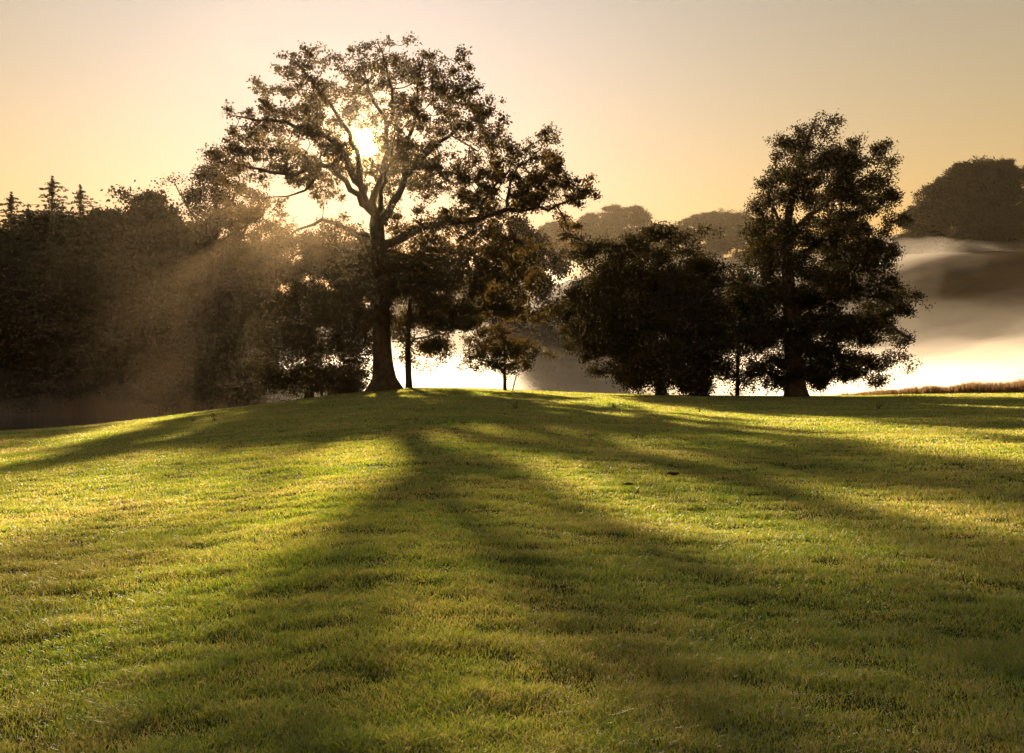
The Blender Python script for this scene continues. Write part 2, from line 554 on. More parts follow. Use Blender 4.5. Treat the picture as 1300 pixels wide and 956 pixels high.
def seeds_from(limbs):
    """limbs: list of (points, radii); the first is the trunk, every other springs from the nearest node of those before"""
    seeds = []; allp = []
    for i, (p, r) in enumerate(limbs):
        if i == 0:
            seeds.append((p, r, -1)); allp.extend(p)
        else:
            A = np.array(allp); k = int(np.linalg.norm(A - p[0], axis=1).argmin())
            if np.linalg.norm(A[k] - p[0]) < 0.9 and len(p) > 2: p, r = p[1:], r[1:]
            seeds.append((p, r, k)); allp.extend(p)
    return seeds


def make_tree(name, label, cat, base_px, D, trunk, limbs, blobs, depthR, cpx, halfw, per, leaf, mats, flare=(0.9, 0.5), seed=1,
              step=0.5, infl=4.0, kill=0.55, tip=0.008, ex=2.2, jitter=0.3, att_per=0.55, bare=0.12, sigma=0.33, rmax=0.022, up=0.03, mult=None, group=None, clumps=(7, .42)):
    rng = np.random.default_rng(seed)
    b = P(*base_px, D); b[2] = gz(b[0], b[1]) - 0.08
    L = []
    tp, tr = trunk
    tw, rr = limb(tp, D, tr[0], tr[1], 0.6)
    tw[0] = b
    L.append((tw, rr))
    for pts, r0, r1 in limbs:
        L.append(limb(pts, D, r0, r1, 0.7, 0.10, rng))
    att = blob_points(blobs, D, cpx, halfw, depthR, att_per * (1.0 if name == 'oak_tree' else 5.0), rng, 0.0, *clumps)
    N, par, spec = grow(seeds_from(L), att, step, infl, kill, rng, jitter=jitter, up=up)
    N, par, spec = add_twigs(N, par, spec, att, kill * 3.0, rng)
    r = pipe_radii(N, par, spec, tip, ex)
    lv, lq = leaves_on(N, par, r, rng, per, sigma, leaf, rmax, bare, mult=mult)
    root = tag(empty(name, b), label, cat, group)
    tree_parts(root, N, par, r, lv, lq, b, mats[0], mats[1], flare)
    print(name, 'nodes', len(N), 'leaves', len(lq))
    return root


def build_oak():
    D = 70.0
    blobs = [
        (372, 76, 26, 14, 1.3), (398, 100, 38, 22), (345, 138, 33, 20), (298, 155, 24, 10, 1.4), (322, 124, 20, 11),
        (432, 88, 22, 22, .7), (478, 78, 30, 20), (530, 80, 34, 20), (498, 108, 48, 22), (570, 104, 32, 24), (604, 138, 32, 26), (612, 172, 30, 12),
        (548, 140, 42, 26), (446, 128, 34, 20, .7), (398, 152, 38, 20), (360, 182, 38, 13, 1.0),
        (330, 212, 42, 15), (290, 224, 17, 11), (302, 254, 13, 6), (382, 212, 40, 16, 1.1, .8), (336, 264, 22, 8, 1.0), (318, 280, 16, 8, 1.0), (300, 268, 12, 6, 1.0), (404, 236, 34, 9, 1.2, .8), (424, 190, 32, 26, .9),
        (520, 186, 46, 26), (490, 218, 54, 26, .85), (545, 222, 42, 22, .9), (600, 232, 38, 22), (645, 208, 32, 22), (690, 190, 14, 15, 1.6), (704, 212, 16, 14, 1.4), (690, 230, 34, 20, 1.3), (722, 236, 18, 12, 1.5), (662, 254, 48, 12),
        (734, 252, 20, 8, 2.2), (610, 262, 48, 14, .9), (670, 262, 30, 12, 1.2), (718, 284, 14, 8, 1.8), (728, 308, 8, 14, 2.0),
        (565, 308, 58, 18, 1.1), (636, 314, 42, 20, 1.0), (664, 348, 22, 18), (618, 352, 46, 26, 1.6), (642, 392, 38, 20, 1.4), (575, 395, 48, 30, 1.6), (672, 405, 15, 10),
        (425, 316, 40, 8, .3, .3), (440, 284, 22, 7, .3, .4), (525, 288, 30, 9, .8, .5), (560, 278, 28, 8, .8, .5), (345, 280, 14, 6, .5, .5), (328, 304, 22, 10, .7), (400, 352, 50, 18, .9), (340, 356, 22, 18, .8), (468, 345, 52, 34, 2.2), (440, 392, 58, 32, 2.1), (540, 350, 52, 36, 1.7),
    ]
    trunk = ([(487, 492, 0), (485, 440, 0), (483, 380, 0), (481, 320, 0), (478, 285, 0)], (0.66, 0.52))
    limbs = [
        ([(478, 285, 0), (462, 250, .3), (440, 205, .6), (425, 180, .6), (408, 168, .4), (385, 160, 0), (358, 155, -.5), (330, 158, -1), (305, 152, -1)], 0.331, 0.049),
        ([(478, 285, 0), (476, 250, -.4), (490, 215, -.9), (497, 170, -1.2), (483, 140, -1.4), (468, 112, -1.6), (462, 85, -1.8)], 0.302, 0.042),
        ([(462, 258, .2), (456, 225, 0), (455, 198, -.2), (441, 160, -.5), (412, 130, -1), (388, 95, -1.6)], 0.259, 0.042),
        ([(479, 288, 0), (500, 250, .8), (520, 208, 1.6), (545, 180, 2.4), (562, 160, 3), (590, 140, 3.6), (612, 128, 4)], 0.324, 0.049),
        ([(510, 225, 1.2), (517, 180, 1), (528, 140, .5), (530, 100, 0), (538, 75, -.3)], 0.202, 0.035),
        ([(497, 170, -1.2), (510, 140, -2.2), (500, 105, -3), (488, 75, -3.4)], 0.158, 0.035),
        ([(558, 164, 2.8), (580, 163, 2.2), (596, 178, 1.8), (606, 186, 1.5)], 0.086, 0.021),
        ([(466, 268, .2), (440, 232, -1.5), (420, 216, -2.6), (396, 228, -3.2), (370, 240, -3.8), (335, 222, -4.2), (300, 222, -4.4)], 0.245, 0.042),
        ([(420, 218, -2.6), (405, 250, -3.4), (380, 262, -3.6), (350, 263, -3.8)], 0.115, 0.028),
        ([(430, 195, .6), (415, 205, 2.0), (380, 190, 3.2), (350, 178, 3.6)], 0.144, 0.028),
        ([(480, 318, 0), (520, 300, -1.4), (560, 288, -2.2), (610, 285, -2.6), (648, 275, -2.8), (680, 272, -2.8), (700, 276, -2.8), (706, 264, -2.8), (726, 261, -2.8), (738, 260, -2.8)], 0.360, 0.035),
        ([(648, 275, -2.8), (640, 250, -2), (650, 225, -1.2), (665, 205, -.8), (688, 190, -.6)], 0.144, 0.028),
        ([(610, 285, -2.6), (615, 250, -1), (640, 225, .6), (650, 200, 1.5)], 0.144, 0.028),
        ([(706, 268, -2.8), (712, 285, -2.8), (722, 300, -2.8), (728, 316, -2.8)], 0.065, 0.021),
        ([(482, 335, 0), (530, 318, 1.4), (580, 308, 2.4), (620, 325, 3), (650, 350, 3.2), (668, 372, 3.2)], 0.288, 0.035),
        ([(580, 308, 2.4), (602, 350, 1.6), (615, 385, 1.2), (640, 402, 1)], 0.144, 0.035),
        ([(482, 345, 0), (520, 345, -2), (560, 365, -3.4), (590, 395, -4)], 0.202, 0.035),
        ([(480, 310, 0), (440, 285, 1.6), (400, 272, 3), (360, 285, 4), (330, 300, 4.4)], 0.259, 0.035),
        ([(481, 330, 0), (440, 318, -2), (400, 325, -3.6), (360, 345, -4.6)], 0.245, 0.035),
        ([(482, 350, 0), (450, 355, 2.4), (420, 380, 3.8), (395, 400, 4.4)], 0.180, 0.035),
        ([(480, 295, 0), (478, 260, 2.6), (470, 225, 4.6), (466, 190, 5.8)], 0.230, 0.042),
        ([(480, 300, 0), (490, 262, -2.8), (505, 228, -4.8), (515, 195, -6)], 0.230, 0.042),
    ]
    def mult(p):
        # the lower crown is denser than the open top
        w = np.clip(1.5 - (p[:, 2] - 6.0) / 14.0, 0.85, 1.5)
        # a hole in the crown between the forking limbs
        c = P(462, 186, D)
        ax = np.array([c[0], c[1], c[2] - EYE]); ax /= np.linalg.norm(ax)
        q = p - c; q = q - np.outer(q @ ax, ax)
        return w * np.clip((np.linalg.norm(q, axis=1) - .55) / .7, 0.0, 1)
    make_tree('oak_tree', 'huge old oak with bare spreading limbs and the sun in its crown', 'oak tree', (487, 492), D, trunk, limbs, blobs, 7.8, 490, 290,
              17, 0.19, (M_OAK, M_BARK), flare=(0.8, 1.15), seed=3, step=0.42, infl=5.0, kill=0.55, jitter=0.38, att_per=2.1, bare=0.24, sigma=0.17, rmax=0.020, mult=mult, clumps=(3, .36))


def build_park_trees():
    # the pair of round trees left of the tall one
    D = 77.0
    make_tree('round_tree', 'dark round-headed tree with an open twiggy top left of the tall tree', 'tree', (839, 502), D,
              ([(839, 502, 0), (838, 480, 0), (832, 440, 0), (825, 400, 0), (822, 370, 0)], (.42, .26)),
              [([(832, 440, 0), (800, 400, -1), (770, 375, -1.5), (745, 345, -2), (725, 325, -2)], .2, .05),
               ([(832, 430, 0), (790, 430, 1), (755, 430, 1.5), (725, 420, 1.6)], .18, .05),
               ([(822, 370, 0), (835, 335, 0), (850, 315, .5), (868, 306, .8), (882, 296, .8)], .16, .03),
               ([(825, 400, 0), (860, 370, 1), (885, 345, 1.5)], .18, .05),
               ([(836, 460, 0), (800, 465, -2), (775, 460, -3)], .14, .04)],
              [(738, 325, 12, 6, 2.2), (752, 322, 14, 8, 1.8), (760, 308, 9, 7, 1.8), (776, 314, 14, 9, 1.6), (805, 316, 18, 8, 1.2), (818, 303, 10, 7, 1.6), (834, 293, 9, 6, 2), (842, 299, 14, 7, 1.6), (884, 296, 9, 5, 2.6), (866, 312, 13, 8, 1.4), (893, 334, 10, 12, 1.6), (870, 330, 20, 10), (845, 325, 30, 10), (790, 334, 24, 10),
               (803, 356, 44, 20, 1.6), (858, 360, 36, 20, 1.6), (750, 370, 30, 22, 1.1), (716, 392, 14, 12, 1.5), (736, 388, 16, 16, 1.1), (705, 398, 7, 6, 2), (795, 398, 48, 26, 1.7), (855, 402, 44, 30, 1.7),
               (722, 424, 14, 10, 1.4), (744, 426, 16, 14, 1.2), (738, 446, 10, 8, 1.4), (775, 435, 40, 24, 1.3), (830, 445, 55, 28, 1.5), (757, 464, 8, 9, 2), (782, 475, 16, 14, 1.2), (820, 480, 40, 14, 1.3), (800, 492, 24, 6, 1.2)],
              4.6, 805, 115, 22, 0.18, (M_LEAF, M_BARK), flare=(.5, .4), seed=21, att_per=.8, sigma=.30, kill=.6)
    make_tree('bushy_tree', 'dense bushy tree leafy to the ground between the round and tall trees', 'tree', (890, 502), 79.0,
              ([(890, 502, 0), (889, 470, 0), (886, 420, 0), (882, 360, 0)], (.5, .2)),
              [([(889, 460, 0), (865, 430, 1), (850, 410, 1)], .18, .05), ([(888, 440, 0), (905, 410, -1), (912, 380, -1)], .16, .05)],
              [(885, 335, 20, 14), (893, 360, 22, 22, 1.5), (880, 395, 36, 30, 1.6), (888, 440, 34, 30, 1.7), (882, 480, 30, 20, 2.0), (870, 492, 18, 9, 2.), (902, 490, 12, 10, 2.0), (905, 420, 16, 24, 1.2)],
              4.0, 888, 60, 24, 0.18, (M_LEAF, M_BARK), flare=(.5, .4), seed=22, att_per=.9, sigma=.32, kill=.6)
    # the tall one
    make_tree('tall_tree', 'tall ragged tree with a narrow pointed top standing at the right', 'tree', (1010, 502), 79.0,
              ([(1010, 502, 0), (1008, 450, 0), (1003, 390, 0), (999, 330, 0), (1000, 280, 0), (1008, 235, 0), (1018, 200, 0), (1028, 170, 0), (1036, 150, 0)], (.78, .06)),
              [([(1000, 300, 0), (1030, 268, -1), (1060, 248, -1.6), (1095, 232, -2), (1120, 228, -2)], .22, .05),
               ([(1002, 345, 0), (1035, 310, 1), (1070, 285, 1.8), (1110, 272, 2.4)], .24, .05),
               ([(1000, 300, 0), (985, 270, .6), (980, 235, 1), (990, 200, 1)], .18, .05),
               ([(1003, 390, 0), (1040, 350, -1.6), (1085, 330, -2.6), (1120, 335, -3)], .26, .05),
               ([(1004, 400, 0), (1060, 375, 1.4), (1110, 372, 2.4), (1145, 374, 2.8), (1162, 378, 2.8)], .26, .05),
               ([(1006, 430, 0), (1060, 405, -2), (1105, 412, -3), (1140, 435, -3.4)], .26, .05),
               ([(1007, 450, 0), (1050, 440, 2), (1090, 460, 3)], .2, .05),
               ([(1003, 380, 0), (975, 350, .5), (958, 320, .6), (948, 298, .6)], .2, .05),
               ([(1000, 320, 0), (980, 290, -.6), (972, 255, -.8), (976, 215, -.8)], .14, .02),
               ([(1005, 420, 0), (975, 400, -1.5), (950, 390, -2)], .18, .05)],
              [(1038, 148, 10, 5), (1025, 160, 14, 8), (1012, 172, 14, 9), (1040, 172, 14, 10), (1000, 182, 12, 9), (1030, 192, 26, 12), (988, 194, 8, 5), (1005, 215, 22, 14), (1045, 212, 26, 14),
               (1080, 190, 22, 9, 1.1), (1108, 198, 18, 9, 1.1), (1122, 205, 10, 9), (1080, 215, 28, 15, 1.2), (1115, 230, 20, 12), (1050, 240, 30, 12), (1005, 248, 20, 18), (1085, 252, 34, 12, 1.1), (1122, 258, 14, 10),
               (970, 228, 9, 9), (966, 245, 8, 9), (975, 262, 14, 14), (968, 285, 14, 12), (948, 298, 8, 8), (1060, 275, 36, 12), (1110, 285, 24, 14, 1.1), (985, 300, 28, 18, 1.2), (1040, 305, 32, 12), (1090, 315, 40, 14, 1.2), (1128, 318, 10, 8),
               (955, 325, 12, 10), (990, 340, 30, 18, 1.2), (1060, 345, 45, 14, 1.3), (1115, 340, 22, 12), (1030, 375, 45, 20, 1.4), (1100, 372, 36, 14, 1.2), (1148, 370, 18, 12), (1130, 395, 18, 16, 1.1), (970, 380, 30, 22, 1.0),
               (1050, 415, 55, 22, 1.5), (1110, 420, 30, 16, 1.1), (1148, 430, 12, 9), (1135, 452, 14, 12), (1150, 465, 7, 9), (985, 425, 35, 24, 1.3), (1030, 455, 50, 24, 1.6), (1085, 465, 36, 18, 1.3), (1100, 480, 26, 9, 1.1), (1020, 485, 45, 14, 1.6), (975, 470, 30, 22, 1.3)],
              4.6, 1040, 150, 28, 0.17, (M_LEAF, M_BARK), flare=(.7, .5), seed=23, att_per=.85, sigma=.27, kill=.58, infl=4.5)
    make_tree('thin_tree', 'thinner see-through tree crowding the left side of the tall tree', 'tree', (936, 502), 83.0,
              ([(936, 502, 0), (937, 450, 0), (940, 400, 0), (943, 350, 0)], (.17, .06)),
              [([(938, 440, 0), (920, 410, 0), (910, 385, 0)], .12, .03), ([(938, 420, 0), (960, 390, 0), (970, 360, 0)], .12, .03)],
              [(938, 338, 12, 8, 1.6), (920, 352, 14, 10, 1.8), (950, 352, 20, 14, 1.8), (930, 375, 24, 14, 2.2), (914, 398, 14, 14, 2), (945, 400, 28, 18, 2.2), (920, 430, 20, 18, 2.2), (950, 435, 28, 18, 2.2), (926, 462, 24, 16, 2), (955, 475, 28, 16, 1.8), (944, 490, 18, 8, 2)],
              3.0, 938, 60, 15, 0.17, (M_LEAF, M_BARK), flare=(.4, .3), seed=24, att_per=.75, sigma=.32, kill=.6)
    # behind and beside the oak
    make_tree('spreading_tree', 'dark spreading tree in the gloom behind the oak, leafy almost to the ground', 'tree', (392, 503), 81.0,
              ([(392, 503, 0), (393, 460, 0), (395, 410, 0), (398, 350, 0)], (.36, .15)),
              [([(394, 440, 0), (365, 400, 1), (340, 375, 1)], .16, .05), ([(395, 410, 0), (425, 375, -1), (445, 350, -1)], .16, .05), ([(393, 450, 0), (430, 430, 1.5), (455, 420, 2)], .14, .04)],
              [(362, 302, 24, 13, 1.6), (405, 298, 28, 12, 1.6), (445, 306, 24, 14, 1.6), (340, 322, 18, 14, 1.4), (345, 345, 24, 20), (400, 328, 45, 20, 1.3), (450, 350, 40, 25), (360, 385, 38, 26), (420, 390, 50, 26, 1.2), (340, 425, 22, 22), (390, 435, 45, 24, 1.2), (450, 430, 36, 28, 1.2), (345, 462, 24, 18, 1.6), (400, 472, 36, 16, 1.8), (455, 468, 24, 20, 1.5), (370, 486, 30, 12, 2.2), (430, 488, 30, 10, 2), (335, 488, 20, 14, 2)],
              5.0, 398, 90, 14, 0.19, (M_LEAF, M_BARK), flare=(.4, .3), seed=25, att_per=.9, sigma=.36, kill=.7)
    make_tree('slender_tree', 'slender tree with low golden foliage just right of the oak trunk', 'tree', (519, 493), 77.0,
              ([(519, 493, 0), (518, 460, 0), (518, 420, 0), (522, 370, 0)], (.26, .12)),
              [([(518, 440, 0), (545, 420, .5), (565, 425, .8)], .1, .03), ([(518, 430, 0), (502, 410, -.5), (495, 395, -.8)], .1, .03)],
              [(520, 330, 30, 20), (545, 355, 36, 22), (510, 375, 26, 22), (555, 395, 32, 20), (520, 415, 32, 18), (562, 432, 24, 14), (540, 445, 34, 14), (508, 455, 14, 10), (550, 462, 14, 7, .8)],
              3.6, 530, 70, 15, 0.18, (M_OAK, M_BARK), flare=(.4, .3), seed=26, att_per=1.0, sigma=.34, kill=.65)
    make_tree('young_tree', 'small umbrella-shaped young tree with a leaning stake beside it', 'tree', (641, 496), 72.0,
              ([(641, 496, 0), (641, 480, 0), (640, 460, 0), (641, 430, 0)], (.105, .05)),
              [([(640, 470, 0), (615, 455, 0), (595, 452, 0)], .05, .02), ([(640, 468, 0), (665, 455, 0), (682, 452, 0)], .05, .02)],
              [(640, 422, 22, 9), (618, 436, 24, 10), (664, 436, 22, 10), (640, 444, 36, 10, 1.3), (600, 452, 16, 8), (682, 450, 14, 8), (615, 464, 24, 8, 1.2), (664, 464, 22, 8, 1.2), (640, 472, 22, 5), (592, 460, 9, 6)],
              2.4, 640, 62, 17, 0.15, (M_OAK, M_BARK), flare=(.2, .3), seed=27, att_per=1.6, sigma=.2, kill=.4, step=.3, tip=.010)
    make_tree('sapling', 'thin sapling with a small clump of leaves left of the oak trunk', 'sapling', (409, 508), 67.0,
              ([(409, 508, 0), (409, 495, 0), (408, 480, 0)], (.06, .03)), [],
              [(408, 482, 13, 6, 2), (402, 488, 9, 5, 2), (416, 488, 8, 5, 2), (409, 474, 8, 5, 2)],
              .8, 408, 25, 14, 0.13, (M_LEAF, M_BARK), flare=(.2, .2), seed=28, att_per=5, sigma=.16, kill=.25, step=.2, tip=.008)
    make_tree('shrub', 'low rounded shrub hugging the left side of the oak trunk', 'shrub', (432, 502), 69.5,
              ([(432, 502, 0), (432, 496, 0), (433, 488, 0)], (.07, .03)),
              [([(432, 500, 0), (422, 492, 0), (418, 488, 0)], .04, .02), ([(432, 500, 0), (445, 490, 0), (450, 482, 0)], .04, .02)],
              [(432, 484, 16, 10, 2), (420, 492, 9, 6, 2), (446, 486, 12, 12, 2), (440, 472, 14, 8, 1.5), (456, 478, 9, 9, 1.5)],
              1.4, 436, 30, 15, 0.14, (M_OAK, M_BARK), flare=(.2, .2), seed=29, att_per=3, sigma=.2, kill=.3, step=.25, tip=.008)
    make_tree('poplar', 'tall pale misty tree rising above the wood behind the oak', 'tree', (268, 522), 112.0,
              ([(268, 522, 0), (268, 450, 0), (270, 370, 0), (272, 300, 0), (275, 240, 0), (272, 200, 0)], (.6, .1)),
              [([(270, 330, 0), (250, 280, 0), (232, 250, 0), (222, 232, 0)], .22, .06), ([(272, 300, 0), (290, 260, 1), (300, 225, 1.5)], .22, .06), ([(270, 350, 0), (305, 300, 0), (325, 270, 0)], .22, .06)],
              [(268, 195, 14, 7), (258, 207, 12, 9), (282, 204, 18, 10), (300, 212, 14, 9), (272, 225, 24, 14), (222, 230, 11, 8), (236, 243, 13, 11), (258, 255, 20, 14), (290, 245, 28, 20), (320, 245, 16, 14), (250, 275, 16, 14, .9), (285, 285, 30, 18, .9), (320, 280, 20, 16), (262, 310, 24, 16, .9), (305, 320, 34, 22, .9), (270, 350, 34, 24, .9), (300, 385, 34, 24), (260, 400, 34, 26), (285, 440, 40, 24)],
              6.0, 275, 75, 22, 0.26, (M_WOODLEAF, M_BARK), flare=(.6, .3), seed=30, att_per=.18, sigma=.5, kill=1.0, step=.8, infl=8, tip=.03, rmax=.07)


# -------- far trees: a few kinds grown once, then copied
def make_broadleaf(seed, H, W, open_=0.2, leaf=0.42, mats=None, shape='round', per=26):
    rng = np.random.default_rng(seed)
    n = 0; pts = []
    nb = 24
    for k in range(nb):
        t = rng.uniform(0.12, 1.0)
        if shape == 'round': wid = math.sin(math.pi * min(1, (t - 0.08) / 0.95)) ** 0.6
        elif shape == 'tall': wid = 0.75 * math.sin(math.pi * min(1, (t - 0.05) / 0.97)) ** 0.5
        else: wid = (1.08 - t) ** 0.8
        a = rng.uniform(0, 2 * math.pi); rr = rng.uniform(0.25, 1) * wid * W / 2
        c = np.array([math.cos(a) * rr, math.sin(a) * rr, t * H * 0.92])
        R = rng.uniform(0.09, 0.22) * W
        d = rng.normal(0, 1, (34, 3)); d /= np.linalg.norm(d, axis=1, keepdims=True)
        d *= rng.random((34, 1)) ** 0.4 * R
        d[:, 2] *= 0.75
        pts.append(c + d[rng.integers(0, 22, 34)] + rng.normal(0, .028 * W, (34, 3)))
    att = np.vstack(pts); att[:, 2] = np.clip(att[:, 2], H * 0.06, H * 0.99)
    k = 12
    tw = np.stack([0.25 * np.sin(np.linspace(0, 3, k) + seed), 0.25 * np.cos(np.linspace(0, 2.5, k) * 1.2 + seed) - .25 * math.cos(seed), np.linspace(0, H * 0.6, k)], -1)
    rr = np.linspace(H * 0.017, H * 0.006, k)
    N, par, spec = grow([(tw, rr, -1)], att, 1.0, 12, 1.1, rng, iters=60, jitter=.3)
    N, par, spec = add_twigs(N, par, spec, att, 4.0, rng)
    r = pipe_radii(N, par, spec, .02, 2.3)
    lv, lq = leaves_on(N, par, r, rng, per, .55, leaf, .075, open_)
    V, Q, T = tubes(N, par, r, 0.03, (1.0, .4))
    return mesh_from('trunk', V, Q, T, True), mesh_from('crown', lv, lq)


def make_conifer(seed, H, W):
    rng = np.random.default_rng(seed)
    k = 14
    tw = np.stack([np.zeros(k), np.zeros(k), np.linspace(0, H, k)], -1)
    N = [p for p in tw]; par = list(range(-1, k - 1)); r = list(np.linspace(H * .014, .03, k))
    C = []
    z = H * 0.12; a = 0.0
    while z < H * 0.99:
        t = z / H
        a += 2.4 + rng.normal(0, .35)
        l = (W / 2 * (1.0 - t) ** 0.62 + .2) * rng.choice([.45, .8, 1.0, 1.25], p=[.2, .3, .35, .15]) * rng.uniform(.8, 1.15)
        m = max(3, int(l / .4))
        s = np.linspace(0, 1, m)
        line = np.stack([np.cos(a) * l * s, np.sin(a) * l * s, z - l * .34 * s + l * .22 * s * s], -1)
        last = int(min(k - 1, t * (k - 1)))
        for q in line[1::2]:
            N.append(q); par.append(last); r.append(.03); last = len(N) - 1
        for q, ss in zip(line, s):
            cnt = rng.poisson(11)
            C.append(q + rng.normal(0, 1, (cnt, 3)) * np.array([.26, .26, .15]) * (.35 + l * .14) - np.array([0, 0, .1]))
        z += rng.uniform(.10, .26)
    C.append(np.stack([rng.normal(0, .06, 60), rng.normal(0, .06, 60), H - rng.uniform(-.4, 1.6, 60)], -1))
    C = np.vstack(C)
    L = .42 * rng.uniform(.6, 1.3, len(C))
    lv, lq = leaf_quads(C, L, L * .35, rng, .8)
    N = np.array(N); par = np.array(par); r = np.array(r)
    V, Q, T = tubes(N, par, r, 0, (1., .3))
    return mesh_from('trunk', V, Q, T, True), mesh_from('crown', lv, lq)


def build_far_trees():
    protos = {}
    def proto(key, tc, leafm, barkm):
        tc[0].materials.append(barkm); tc[1].materials.append(leafm); protos[key] = tc
    proto('round', make_broadleaf(41, 22, 17, .25), M_WOODLEAF, M_BARK)
    proto('round2', make_broadleaf(48, 20, 19, .3), M_WOODLEAF, M_BARK)
    proto('tall', make_broadleaf(43, 27, 13, .15, shape='tall'), M_WOODLEAF, M_PALEBARK)
    proto('bush', make_broadleaf(44, 8, 10, .1, .35, shape='round', per=22), M_WOODLEAF, M_BARK)
    proto('spire', make_conifer(45, 30, 12), M_CONIFER, M_BARK)
    proto('spire2', make_conifer(46, 28, 14), M_CONIFER, M_BARK)
    HT = {'round': 22, 'round2': 20, 'tall': 27, 'bush': 8, 'spire': 30, 'spire2': 28}
    rng = np.random.default_rng(5)

    def place(key, px, D, top=None, h=None, label='', group=None, name='tree', cat='tree', wide=1.0):
        x = (px - CX) / F * D
        z = gz(x, D) - .2
        if top is not None: h = EYE + (YH - top) / F * D - z
        s = h / HT[key]
        e = empty(name, (x, D, z)); e.rotation_euler.z = rng.uniform(0, 6.28)
        e.scale = (s * wide, s * wide, s)
        tag(e, label, cat, group)
        for nm, me in zip(('trunk', 'crown'), protos[key]):
            link(nm, me, None, e)
        return e
    G1 = 'dark wood beyond the lake on the left'
    # skyline of the left-hand wood
    sky = [('spire', 14, 138, 246, 'ragged conifer with a double tip near the left edge of the wood skyline', 1.45),
           ('spire', 66, 140, 226, 'tallest thin conifer spire above the left wood', 1.45),
           ('spire2', 102, 142, 238, 'broader conifer tip just right of the tallest spire', 1.3),
           ('round', 183, 138, 248, 'bushy broadleaf crown standing proud of the left wood skyline', .9),
           ('spire2', 36, 144, 262, 'low conifer between the two spires of the left wood', .9),
           ('tall', 130, 142, 262, 'broadleaf filling the skyline right of the conifers', 1.1),
           ('round2', 215, 136, 272, 'low broadleaf crown at the foot of the pale misty tree', 1.0)]
    for k, px, D, top, lab, w in sky:
        place(k, px, D, top, None, lab, G1, 'conifer' if k.startswith('spire') else 'broadleaf_tree', 'conifer' if k.startswith('spire') else 'tree', w)
    LW = 'dark tree lost in the shadowed mass of the wood across the lake'
    for i, px in enumerate(range(-150, 300, 40)):
        k = ('round', 'tall', 'round2')[i % 3]
        place(k, px + rng.uniform(-10, 10), rng.uniform(146, 160), 264 + rng.uniform(0, 26) + (14 if px > 240 else 0), None, LW, G1, 'broadleaf_tree', 'tree', 1.15)
    for i, px in enumerate(range(-130, 290, 42)):
        k = ('round2', 'tall', 'round', 'spire2')[i % 4]
        D = np.interp(px, [0, 250, 450], [134, 118, 126]) + rng.uniform(0, 5)
        place(k, px + rng.uniform(-14, 14), D, 300 + rng.uniform(-10, 45), None, LW, G1, 'broadleaf_tree', 'tree', 1.1)
    LB = 'bush in the shade along the far bank under the wood'
    for i, px in enumerate(range(-80, 480, 40)):
        D = np.interp(px, [0, 250, 450], [131, 112, 122])
        place('bush', px + rng.uniform(-14, 14), D, None, rng.uniform(4.5, 8.5), LB, 'bushes on the far bank', 'bush', 'bush', 1.1)
    # middle distance in the mist
    place('round', 664, 178, 276, None, 'grey round-headed tree half lost in mist right of the oak', None, 'broadleaf_tree', 'tree', .75)
    place('bush', 700, 172, 404, None, 'dim bush in the mist at the foot of the far slope', 'bushes in the mist', 'bush', 'bush', 1.1)
    place('bush', 735, 180, 388, None, 'taller dim bush in mist beside the round tree', 'bushes in the mist', 'bush', 'bush', 1.0)
    # far treelines
    GA = 'trees of the golden treeline on the hill'
    for px, top, k, lab in [(700, 282, 'round', 'low golden tree at the oak-side end of the hilltop treeline'), (728, 276, 'round2', 'wide golden tree in the middle of the hilltop treeline'), (752, 270, 'round', 'golden tree left of the two tallest on the hilltop'),
                            (779, 259, 'tall', 'upright golden tree, left one of the twin tall crowns on the hilltop'), (806, 260, 'tall', 'upright golden tree, right one of the twin tall crowns on the hilltop'), (826, 282, 'round2', 'low golden tree falling away right of the twin tall crowns'), (766, 288, 'round2', 'low golden tree filling in below the left twin crown'), (792, 284, 'round2', 'low golden tree filling in between the twin tall crowns'), (714, 296, 'round2', 'lowest golden tree near the oak-side end of the hilltop treeline')]:
        place(k, px, 738 + rng.uniform(-6, 20), top, None, lab, GA, 'broadleaf_tree', 'tree', 1.7 if k == 'tall' else 1.2)
    GB = 'domed clump of trees on the middle hill'
    for px, top, k, lab in [(858, 284, 'round2', 'left end tree of the domed clump on the middle hill'), (882, 272, 'round', 'second tree of the domed clump, above the round tree gap'), (908, 266, 'round2', 'topmost tree of the domed clump on the middle hill'),
                            (934, 270, 'round', 'tree right of the top of the domed clump'), (958, 274, 'round2', 'right end tree of the domed clump, beside the tall tree')]:
        place(k, px, 736 + rng.uniform(-6, 20), top, None, lab, GB, 'broadleaf_tree', 'tree', 1.3)
    GC = 'trees on the right-hand hill'
    for px, top, k, lab, D, w in [(1150, 268, 'round2', 'low tree at the left foot of the right hill wood', 384, 1.2), (1170, 256, 'round', 'small tree stepping up the left side of the right hill wood', 372, 1.1),
                               (1196, 224, 'round', 'left shoulder tree of the big crown on the right hill', 348, 1.0), (1226, 205, 'round', 'tall tree left of the top of the right hill wood', 346, 1.0),
                               (1252, 202, 'round2', 'topmost tree of the right hill wood', 350, 1.0), (1284, 208, 'round', 'right shoulder tree of the right hill wood', 347, 1.0), (1312, 204, 'tall', 'tree cut by the right edge of the picture on the hill', 350, 1.2),
                               (1238, 203, 'tall', 'narrow tree poking up beside the topmost tree of the right hill wood', 343, 1.1), (1274, 200, 'tall', 'narrow tree poking up between the topmost and right shoulder trees', 343, 1.0), (1210, 262, 'round2', 'lower tree in front of the left shoulder of the right hill wood', 338, 1.4), (1265, 255, 'round2', 'lower tree in front of the top of the right hill wood', 338, 1.4), (1305, 258, 'round', 'lower tree in front of the right edge of the hill wood', 338, 1.3)]:
        place(k, px, D, top, None, lab, GC, 'broadleaf_tree', 'tree', w)


